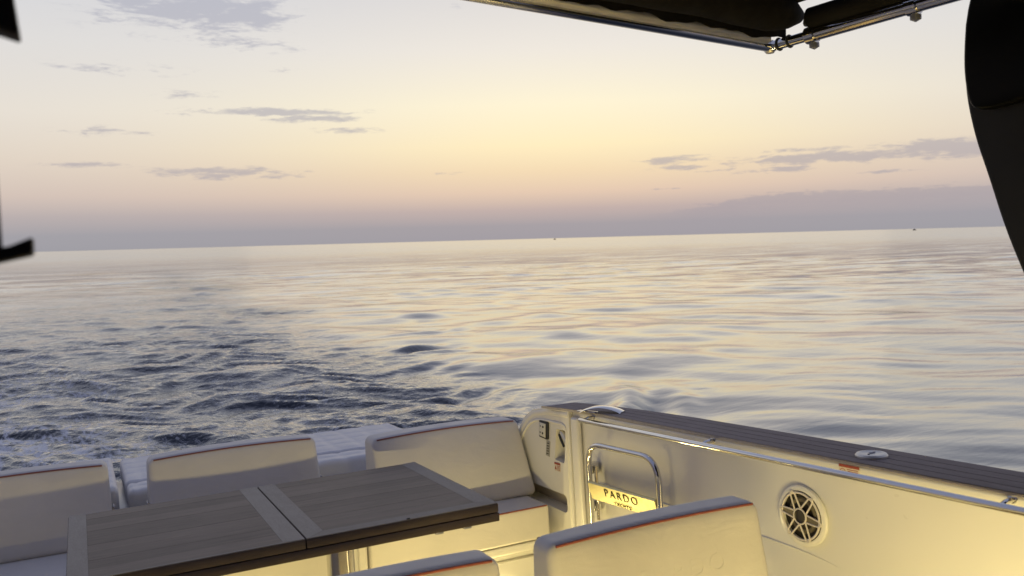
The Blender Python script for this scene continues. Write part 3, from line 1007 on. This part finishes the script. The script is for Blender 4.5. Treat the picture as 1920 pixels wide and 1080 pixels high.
hk = thing('latch_handle', WF @ Vector((3.70, 0, -0.80)), 'chrome and black latch handle inside the recessed pocket', 'latch')
part('pivot', MB(WF).lathe([(0.0, 0.0), (0.017, 0.0), (0.017, 0.044), (0.012, 0.050), (0.0, 0.050)], (3.70, -0.045, -0.795), (0, 1, 0), 20), 'chrome', hk)
part('lever', MB(WF).tube([(3.70, 0.006, -0.790), (3.672, 0.012, -0.806), (3.650, 0.012, -0.835)], [0.013, 0.014, 0.012], 10), 'steel', hk)
part('lever_trim', MB(WF).tube([(3.712, 0.015, -0.801), (3.685, 0.024, -0.822), (3.662, 0.024, -0.852)], [0.006, 0.0065, 0.006], 8), 'rubber', hk)

# ------------------------------------------------------------------ deck fittings on the cap
cl = thing('cleat', (2.095, 3.40, CAPZ), 'arched polished steel cleat on the aft end of the planked cap', 'cleat')
e1, e2 = Vector((2.035, 3.475, CAPZ)), Vector((2.150, 3.315, CAPZ))
dv = (e2 - e1)
nrm = Vector((-dv.y, dv.x, 0)).normalized()
am = MB()
rows = []
for k in range(15):
    u = k / 14
    zc = 0.001 + 0.024 * math.sin(math.pi * u) ** 0.75
    c = e1 + dv * u + Vector((0, 0, zc))
    hwid = 0.033 + 0.006 * abs(u - 0.5)
    rows.append(am.verts([c - nrm * hwid, c - nrm * hwid * 0.6 + Vector((0, 0, 0.005)), c + nrm * hwid * 0.6 + Vector((0, 0, 0.005)), c + nrm * hwid,
                          c + nrm * hwid * 0.7 - Vector((0, 0, 0.0009)), c - nrm * hwid * 0.7 - Vector((0, 0, 0.0009))]))
for A, Bq in zip(rows, rows[1:]):
    for i in range(6):
        am.face([A[i], A[(i + 1) % 6], Bq[(i + 1) % 6], Bq[i]])
am.face(rows[0])
am.face(rows[-1][::-1])
part('arch', am, 'chrome', cl)
part('base_plate', MB().prism([(2.02, 3.50), (2.045, 3.505), (2.075, 3.40), (2.052, 3.39)], 'z', CAPZ + 0.0005, CAPZ + 0.006).bevel(0.002, 2), 'chrome', cl)
fc = thing('deck_filler', (2.252, 2.03, CAPZ), 'flat round steel filler cap with key slot on the planked cap', 'filler cap')
part('cap', MB().lathe([(0.050, 0.0005), (0.050, 0.006), (0.046, 0.011), (0.037, 0.0125), (0.033, 0.0105), (0.0, 0.0105)], (2.252, 2.03, CAPZ), (0, 0, 1), 40), 'steel', fc)
part('key_slot', MB().tube([(2.252 - 0.026, 2.03 - 0.012, CAPZ + 0.011), (2.252 - 0.010, 2.03 + 0.002, CAPZ + 0.011), (2.252 + 0.010, 2.03 - 0.002, CAPZ + 0.011), (2.252 + 0.026, 2.03 + 0.012, CAPZ + 0.011)], 0.0035, 8), 'alu', fc)

# ------------------------------------------------------------------ seats
SEAT = -1.12                                    # top of the seat cushions
TOPZ = -0.77


def backrest(name, loc, w, h, d, lean, label, group, pipe_front=True):
    """stands at loc (front bottom edge, centre); front face is -y and slopes back by lean; wedge-shaped"""
    t = thing(name, loc, label, 'backrest', group)
    F = Matrix.Translation(loc)
    db = d + lean

    def df(p):
        u = p.z / h
        x = p.x * (1.012 - 0.030 * u)
        fr = (0.5 - p.y / db)                      # 1 at front, 0 at back
        y = p.y + db / 2
        y0 = lean * u
        y = y0 + (db - y0) * (y / db)
        crown = 0.022 * max(0, 1 - (2 * p.x / w) ** 2) * max(0, math.sin(math.pi * min(1, max(0, u))))
        y -= crown * fr
        z = p.z + 0.012 * (1 - (2 * p.x / w) ** 2) * u
        return Vector((x, y, z))
    part('cushion', soft_box(w, db, h, 0.032, df, 18, 5, 10, F), 'vinyl', t, sharp=80)
    pts = []
    for k in range(25):
        q = -1 + 2 * k / 24
        xx = q * (w / 2 - 0.024)
        p = df(Vector((xx, -db / 2 + 0.0093, h - 0.0093)))
        pts.append(F @ (p + Vector((0, -0.0015, 0.0015))))
    part('piping', MB().tube(pts, 0.0034, 8), 'muted_piping', t)
    pts = []
    for k in range(25):
        q = -1 + 2 * k / 24
        p = df(Vector((q * (w / 2 - 0.02), db / 2 - 0.0093, h - 0.0093)))
        pts.append(F @ p)
    part('rear_piping', MB().tube(pts, 0.003, 8), 'dark_piping', t)
    for sx in (-1, 1):
        b = MB(F).box((sx * (w / 2 + 0.006) - 0.004, lean * 0.5 + 0.02, -0.03), (sx * (w / 2 + 0.006) + 0.004, lean * 0.5 + 0.085, 0.16)).bevel(0.002, 2)
        part('bracket', b, 'alu', t)
    return t


BG = 'white backrests along the aft bench'
backrest('backrest', (-0.305, 4.30, SEAT), 0.775, 0.352, 0.13, 0.11, 'aft bench backrest cut by the left picture edge, beside the narrow sunpad gap', BG)
backrest('backrest', (0.628, 4.26, SEAT), 0.785, 0.352, 0.13, 0.10, 'middle aft bench backrest rising behind the teak table, narrow gap on one side', BG)
backrest('backrest', (1.592, 3.87, SEAT), 0.785, 0.358, 0.13, 0.17, 'aft bench backrest lit yellow next to the quarter panel and table corner', BG)

# aft bench
bench = thing('aft_bench', (0.6, 4.0, SOLE), 'white aft bench base under the seat cushions, with stepped ledge', 'bench')
part('base', MB().box((-1.55, 3.745, SOLE), (1.90, 4.55, -1.325)).bevel(0.012, 2), 'gelcoat', bench)
part('ledge', MB().box((-1.55, 3.690, -1.322), (1.93, 4.60, -1.282)).bevel(0.010, 3), 'gelcoat', bench)
part('kick_board', MB().box((-1.55, 3.715, SOLE + 0.002), (1.90, 3.7445, -1.36)).bevel(0.006, 2), 'gelcoat', bench)


def seat_cushion(x0, x1, y0, y1, label, group):
    w, d, h = x1 - x0, y1 - y0, SEAT + 1.277
    loc = ((x0 + x1) / 2, (y0 + y1) / 2, -1.277)
    t = thing('seat_cushion', loc, label, 'seat cushion', group)
    F = Matrix.Translation(loc)

    def df(p):
        p = p.copy()
        p.z += 0.008 * (p.z / h) * (1 - (2 * p.x / w) ** 2) * (1 - (2 * p.y / d) ** 2)
        return p
    part('cushion', soft_box(w, d, h, 0.016, df, 12, 8, 5, F), 'vinyl', t, sharp=80)
    pts = [F @ Vector((q * (w / 2 - 0.012), -d / 2 + 0.003, h - 0.003)) for q in np.linspace(-1, 1, 15)]
    part('piping', MB().tube(pts, 0.0035, 8), 'piping', t)
    return t


SG = 'seat cushions on the aft bench'
seat_cushion(1.058, 1.945, 3.682, 4.42, 'seat cushion below the yellow-lit backrest beside the quarter panel', SG)
seat_cushion(0.13, 1.052, 3.684, 4.50, 'seat cushion mostly hidden under the teak table, left of the cushion seam', SG)
seat_cushion(-0.78, 0.124, 3.684, 4.50, 'seat cushion at the left edge, in front of the leftmost backrest', SG)


# sunpads: quilted
def sunpad(x0, x1, y0, y1, z0, z1, label, q=0.145):
    t = thing('sunpad', ((x0 + x1) / 2, (y0 + y1) / 2, z0), label, 'sunpad', 'quilted sunpads behind the aft bench')
    F = Matrix.Translation(((x0 + x1) / 2, (y0 + y1) / 2, z0))
    w, d, h = x1 - x0, y1 - y0, z1 - z0
    nx, ny = max(8, int(w / 0.016)), max(8, int(d / 0.016))

    def df(p):
        p = p.copy()
        if p.z > h * 0.5:
            ax = abs((p.x / q + 0.5) % 1.0 - 0.5) * q
            ay = abs((p.y / q + 0.5) % 1.0 - 0.5) * q
            p.z += (0.0055 * math.sqrt(max(0, 1 - math.exp(-(ax / 0.022) ** 2))) * math.sqrt(max(0, 1 - math.exp(-(ay / 0.022) ** 2))) - 0.0035) * min(1, (p.z - h * 0.5) / (h * 0.45))
        return p
    part('pad', soft_box(w, d, h, 0.03, df, nx, ny, 4, F), 'pad', t, sharp=80)
    return t


sunpad(0.155, 1.76, 4.78, 5.47, -1.05, -0.935, 'wide quilted white sunpad behind the middle and right aft backrests')
sunpad(0.158, 1.70, 4.565, 4.772, -1.05, -0.940, 'narrow quilted sunpad section between wide sunpad and middle backrest')
sunpad(-1.45, 0.118, 4.58, 5.47, -1.05, -0.915, 'quilted sunpad left of the dark gap, behind the leftmost backrest')

# the two near seats, seen from behind
NG = 'near seats facing the table'


def near_seat(loc, w, label):
    h, d, lean = 0.36, 0.115, 0.055
    t = thing('cockpit_sofa', (loc[0], loc[1], SOLE), label, 'seat', NG)
    F = Matrix.Translation((loc[0], loc[1], SEAT - 0.02))
    h = TOPZ - (SEAT - 0.02)
    db = d + lean

    def df(p):
        u = p.z / h
        x = p.x * (1.03 - 0.045 * u)
        fr = (0.5 - p.y / db)
        y = p.y + db / 2
        y0 = lean * u
        y = y0 + (db - y0) * (y / db)
        y -= 0.016 * fr * max(0, 1 - (2 * p.x / w) ** 2) * math.sin(math.pi * min(1, max(0, u)))
        z = p.z + 0.010 * (1 - (2 * p.x / w) ** 2) * u
        return Vector((x, y, z))
    br = part('backrest', soft_box(w, db, h, 0.034, df, 18, 5, 10, F), 'vinyl', t, sharp=80)
    pts = [F @ (df(Vector((q * (w / 2 - 0.024), -db / 2 + 0.0098, h - 0.0098))) + Vector((0, -0.0015, 0.0015))) for q in np.linspace(-1, 1, 25)]
    part('piping', MB().tube(pts, 0.0042, 8), 'piping', br)
    pts = [F @ df(Vector((q * (w / 2 - 0.02), db / 2 - 0.0095, h - 0.0095))) for q in np.linspace(-1, 1, 25)]
    part('rear_piping', MB().tube(pts, 0.003, 8), 'dark_piping', br)
    # blind-embossed lettering on the outside of the back
    lf = F @ Matrix.Translation((0.02, 0.0, h * 0.60))
    lm = lettering('PARDO', 0.075, 0.002, Matrix(), 1.1, 1.25)
    for v in lm.bm.verts:
        u = (v.co.z + h * 0.60) / h
        x = v.co.x + 0.05
        y = lean * u - 0.016 * max(0, 1 - (2 * x / w) ** 2) * math.sin(math.pi * u)
        v.co = F @ Vector((x, y + (0.0012 if v.co.y > 0 else -0.0020), v.co.z + h * 0.60))
    part('embossing', lm, 'vinyl', br)
    part('seat', soft_box(w, 0.50, 0.14, 0.03, None, 10, 6, 4, Matrix.Translation((loc[0], loc[1] + 0.44, -1.26))), 'vinyl', t, sharp=80)
    part('base', MB().box((loc[0] - w / 2 + 0.02, loc[1] + 0.02, SOLE), (loc[0] + w / 2 - 0.02, loc[1] + 0.66, -1.262)).bevel(0.015, 2), 'gelcoat', t)
    return t


ns = near_seat((1.505, 2.095, 0), 0.765, 'near white seat in front of the boarding gate, seen from behind with embossed lettering')
copy_thing(ns, (0.60, 2.095, SOLE), 'near white seat with only its backrest top showing in front of the table')

# ------------------------------------------------------------------ table
TX0, TX1, TXM, TY0, TY1, TZ = -0.084, 1.338, 0.630, 2.932, 3.828, -0.85
table = thing('cockpit_table', (0.63, 3.38, SOLE), 'grey teak folding table with pale borders and a steel pedestal', 'table')
T1, T2 = 0.034, 0.031


def leaf(x0, x1, left, near, right):
    body = MB().box((x0, TY0, TZ - T1), (x1, TY1, TZ - 0.003)).bevel(0.003, 2)
    lf = part('leaf', body, 'table_edge', table)
    b = 0.066
    nb = near
    xl, xr = x0 + left, x1 - right
    y0, y1, n = TY0 + nb + 0.0006, TY1 - 0.012, 9
    for k in range(n):
        ya, yb = y0 + (y1 - y0) * k / n, y0 + (y1 - y0) * (k + 1) / n
        part('slat', MB().box((xl + 0.0006, ya + 0.0007, TZ - 0.0028), (xr - 0.0006, yb - 0.0007, TZ - 0.0002 * (k % 2))), 'table', lf)
    # mitred border strips
    part('border_strip', MB().prism([(x0 + 0.002, TY0 + 0.002), (xl, TY0 + nb), (xl, TY1 - 0.012), (x0 + 0.002, TY1 - 0.002)], 'z', TZ - 0.0028, TZ + 0.0003), 'table_border', lf)
    part('border_strip', MB().prism([(xr, TY0 + nb), (x1 - 0.002, TY0 + 0.002), (x1 - 0.002, TY1 - 0.002), (xr, TY1 - 0.012)], 'z', TZ - 0.0028, TZ + 0.0003), 'table_border', lf)
    part('border_strip', MB().prism([(x0 + 0.0026, TY0 + 0.002), (x1 - 0.0026, TY0 + 0.002), (xr - 0.0006, TY0 + nb), (xl + 0.0006, TY0 + nb)], 'z', TZ - 0.0028, TZ + 0.0001), 'table_border_x', lf)


leaf(TX0, TXM - 0.0015, 0.062, 0.014, 0.072)
leaf(TXM + 0.0015, TX1, 0.070, 0.062, 0.068)
under = MB().box((TX0, TY0 - 0.001, TZ - T1 - 0.0025 - T2), (TX1 + 0.002, TY1, TZ - T1 - 0.0025)).bevel(0.003, 2)
part('under_leaf', under, 'table_edge', table)
for xx in (1.10, 1.21):
    part('catch', MB().box((xx, TY0 + 0.03, TZ - 0.083), (xx + 0.03, TY0 + 0.05, TZ - 0.0685)).bevel(0.002, 2), 'alu', table)
part('pin', MB().box((0.985, TY0 + 0.004, TZ + 0.0004), (0.998, TY0 + 0.009, TZ + 0.004)).bevel(0.001, 1), 'rubber', table)
part('pedestal', MB().lathe([(0.0, SOLE + 0.002), (0.21, SOLE + 0.002), (0.205, SOLE + 0.02), (0.075, SOLE + 0.03), (0.064, SOLE + 0.06), (0.064, -0.955), (0.10, -0.94), (0.16, -0.925), (0.16, -0.919), (0.0, -0.919)], (0.865, 3.38, 0), (0, 0, 1), 36), 'chrome', table)

# ------------------------------------------------------------------ awning frame with furled cloth
AZ = 0.68
ASC = AZ / 0.55
k_ = AZ / 0.48
P0, P1, P2 = Vector((0.706 * k_, 1.405 * k_, AZ)), Vector((1.467 * k_, 1.556 * k_, AZ)), Vector((1.536 * k_, 1.177 * k_, AZ))
d1 = (P0 - P1).normalized()
d2 = (P2 - P1).normalized()
aw = thing('awning', P1, 'furled black awning on a polished tube frame hanging over the cockpit', 'awning')
tz = Vector((0, 0, 0.016))
part('aft_tube', MB().tube([P1 - d1 * 0.004, P1 + d1 * 2.6], 0.0135, 16), 'chrome', aw)
part('side_tube', MB().tube([P1 + d2 * 0.0, P1 + d2 * 0.135], 0.0135, 16), 'chrome', aw)
part('side_tube', MB().tube([P1 + d2 * 0.120, P1 + d2 * 0.9], 0.0175, 16), 'chrome', aw)
part('elbow', MB().lathe([(0.0, -0.017), (0.010, -0.0165), (0.0155, -0.010), (0.0165, 0.0), (0.0155, 0.010), (0.010, 0.0165), (0.0, 0.017)], P1, (0, 0, 1), 20), 'steel', aw)
off = Vector((-0.004, -0.026, 0.010))
part('cloth_track', MB().tube([P1 + d1 * 0.035 + off, P1 + d1 * 2.6 + off], 0.0125, 14), 'steel', aw)
# furled cloth, a slightly uneven roll
rp, rr = [], []
for k in range(60):
    u = k / 59
    rp.append(P1 + d1 * (-0.045 + 2.5 * u) + Vector((-0.01, -0.080, 0.063 + 0.003 * math.sin(9 * u))))
    e = min(1, (k + 0.4) / 3.0)
    rr.append((0.052 + 0.0015 * math.sin(31 * u) + 0.001 * math.sin(67 * u + 1)) * math.sqrt(e))
rm = MB().tube(rp, rr, 20)
part('furled_cloth', rm, 'fabric', aw, sharp=80)
cp = [(-1.9, 0.80), (2.02, 0.80), (P1.x - 0.05, P1.y - 0.16), ((P1 + d1 * 3.1).x, (P1 + d1 * 3.1).y - 0.11)]
part('canopy', MB().prism([(P1.x + (a - P1.x) / ASC, P1.y + (b - P1.y) / ASC) for a, b in cp], 'z', P1.z + 0.108, P1.z + 0.114), 'fabric', aw)
aw.scale = (ASC, ASC, ASC)
# hanging edge of the cloth with its scalloped hem
hem = MB()
up_, lo_ = [], []
for k in range(140):
    u = k / 139
    p = P1 + d1 * (-0.03 + 2.45 * u)
    z_ = 0.009 + 0.0035 * math.sin(u * 95) + 0.003 * math.sin(u * 57 + 1) + 0.002 * math.sin(u * 190)
    up_.append(p + Vector((-0.006, -0.046, 0.075)))
    lo_.append(p + Vector((-0.006, -0.042, z_)))
A_, B_ = hem.verts(up_), hem.verts(lo_)
C_, D_ = hem.verts([q + Vector((0, 0.0025, 0)) for q in up_]), hem.verts([q + Vector((0, 0.0025, 0)) for q in lo_])
for i in range(139):
    hem.face([A_[i], A_[i + 1], B_[i + 1], B_[i]])
    hem.face([C_[i], D_[i], D_[i + 1], C_[i + 1]])
    hem.face([B_[i], B_[i + 1], D_[i + 1], D_[i]])
part('cloth_hem', hem, 'fabric', aw, sharp=80)
sd_ = d2.cross(Vector((0, 0, 1))).normalized()
if sd_.x > 0: sd_ = -sd_
part('side_cloth', MB().tube([P1 + d2 * (0.13 + 0.74 * u) + Vector((0.004, 0.0, 0.040)) + sd_ * 0.010 for u in np.linspace(0, 1, 12)], 0.027, 16), 'fabric', aw, sharp=80)
part('upper_cloth', MB().tube([P1 + d2 * (0.06 + 0.84 * u) + Vector((0.0, 0.0, 0.108)) + sd_ * 0.030 for u in np.linspace(0, 1, 12)], 0.026, 16), 'fabric', aw, sharp=80)
for q in (0.030, 0.062):
    c = P1 + d2 * q
    a_, b_ = d2.orthogonal().normalized(), None
    b_ = d2.cross(a_)
    part('band', MB().tube([c + (a_ * math.cos(t) + b_ * math.sin(t)) * 0.015 for t in np.linspace(0, 6.2832, 22, endpoint=False)], 0.0028, 8, closed=True), 'rubber', aw)
for q in (0.128, 0.395):
    c = P1 + d2 * q
    part('clamp', MB().tube([c - d2 * 0.013, c + d2 * 0.013], 0.0215, 18), 'chrome', aw)
    kn = c + Vector((0.008, 0.006, -0.024)) + d2 * 0.004
    part('knob', MB().lathe([(0.0, -0.010), (0.009, -0.009), (0.0125, -0.004), (0.0125, 0.006), (0.0, 0.012)], kn, (0.2, 0.2, -1), 16), 'alu', aw)
    part('lug', MB().lathe([(0.0, -0.006), (0.014, -0.006), (0.016, 0.0), (0.014, 0.016), (0.0, 0.018)], c + Vector((-0.006, 0, 0.030)), (0.1, 0, 1), 16), 'rubber', aw)

# ------------------------------------------------------------------ bracket hanging near the lens, left edge
hb_ = thing('hanging_bracket', (-0.055, 0.8, 0.70), 'dark out-of-focus metal bracket on a slim rod hanging at the left edge', 'bracket')
part('rod', MB().tube([(-0.0535, 0.80, 0.69), (-0.0535, 0.80, 0.035)], 0.0032, 10), 'black_matt', hb_)
part('foot', MB().prism([(-0.115, 0.017), (-0.029, 0.0345), (-0.0285, 0.0485), (-0.045, 0.0420), (-0.115, 0.031)], 'y', 0.785, 0.815).bevel(0.002, 2), 'black_matt', hb_)
part('top_arm', MB().prism([(-0.115, 0.69), (-0.030, 0.69), (-0.0310, 0.245), (-0.0275, 0.206), (-0.045, 0.2115), (-0.115, 0.226)], 'y', 0.785, 0.815).bevel(0.003, 2), 'black_matt', hb_)

# ------------------------------------------------------------------ courtesy light strips (lit, low in the cockpit)
def led_strip(loc, length, axis, aim, power, label):
    """a slim housing with a lit diffuser; its lamp is the strip itself"""
    t = thing('light_strip', loc, label, 'light strip', 'warm courtesy light strips low in the cockpit')
    loc = Vector(loc)
    aim = Vector(aim).normalized()
    ax = Vector((1, 0, 0)) if axis == 'x' else Vector((0, 1, 0))
    side = aim.cross(ax).normalized()
    F = Matrix((ax, side, ax.cross(side))).transposed().to_4x4()
    if (F.to_3x3() @ Vector((0, 0, 1))).dot(aim) < 0:
        F = F @ Matrix.Rotation(math.pi, 4, 'X')
    F.translation = loc
    part('housing', MB(F).box((-length / 2 - 0.01, -0.014, -0.012), (length / 2 + 0.01, 0.014, 0.0)).bevel(0.002, 1), 'alu', t)
    part('diffuser', MB(F).box((-length / 2, -0.009, 0.0005), (length / 2, 0.009, 0.003)), 'led', t)
    L = bpy.data.lights.new('strip_lamp', 'AREA')
    L.shape = 'RECTANGLE'
    L.size = length
    L.size_y = 0.018
    L.energy = power
    L.color = LED
    lo = bpy.data.objects.new('strip_lamp', L)
    COL.objects.link(lo)
    lo.parent = t
    G = F @ Matrix.Rotation(math.pi, 4, 'X')
    G.translation = loc + aim * 0.006
    lo.matrix_local = FR[t.name].inverted() @ G
    return t


led_strip((0.25, 0.886, -1.02), 1.7, 'x', (0, 1, -0.10), 0.9, 'warm light strip along the wet bar front')
led_strip((0.70, 0.886, -1.46), 0.9, 'x', (0.3, 1, -0.05), 17.0, 'warm light strip low on the wet bar base')
led_strip((1.276, 0.64, -1.40), 0.40, 'y', (1, 0.65, -0.05), 32.0, 'warm light strip on the wet bar end facing the side wall')
led_strip((0.92, 2.80, -1.47), 1.9, 'x', (0.45, 1, 0.08), 12.5, 'warm light strip under the near seats')
led_strip((1.45, 3.700, -1.50), 0.6, 'x', (0.6, -1, 0.6), 3.4, 'warm light strip low on the aft bench front')

# ------------------------------------------------------------------ far boats on the horizon
def far_boat(az_deg, dist, length, heading, label):
    a = R(az_deg)
    o = bpy.data.objects.new('distant_boat', None)
    COL.objects.link(o)
    o.matrix_world = Matrix.Translation((dist * math.sin(a), dist * math.cos(a), 0.0)) @ Matrix.Rotation(R(heading), 4, 'Z')
    FR[o.name] = Matrix()
    o['label'] = label
    o['category'] = 'boat'
    o['group'] = 'small boats on the horizon'
    L = length
    hm = MB()
    sect = [(-0.5, 0.16, 1.0), (-0.2, 0.17, 1.0), (0.2, 0.14, 1.15), (0.4, 0.08, 1.35), (0.5, 0.01, 1.5)]
    rows = [hm.verts([(u * L, -w_ * L, h_ * L * 0.10), (u * L, -w_ * 0.7 * L, -0.4), (u * L, w_ * 0.7 * L, -0.4), (u * L, w_ * L, h_ * L * 0.10)]) for u, w_, h_ in sect]
    for A, Bq in zip(rows, rows[1:]):
        for i in range(4):
            hm.face([A[i], A[(i + 1) % 4], Bq[(i + 1) % 4], Bq[i]])
    hm.face(rows[0])
    hm.face(rows[-1][::-1])
    part('hull', hm, 'black_matt', o)
    part('cabin', MB().prism([(-0.25 * L, 0.09 * L), (0.18 * L, 0.09 * L), (0.10 * L, 0.24 * L), (-0.22 * L, 0.24 * L)], 'y', -0.10 * L, 0.10 * L), 'black_matt', o)
    part('mast', MB().tube([(-0.05 * L, 0, 0.235 * L), (-0.05 * L, 0, 0.42 * L)], 0.008 * L, 6), 'black_matt', o)


far_boat(29.15, 1500, 7.5, 80, 'tiny dark boat on the horizon near the middle of the picture')
far_boat(50.9, 1500, 8.0, 70, 'tiny dark boat on the horizon towards the black pillar')
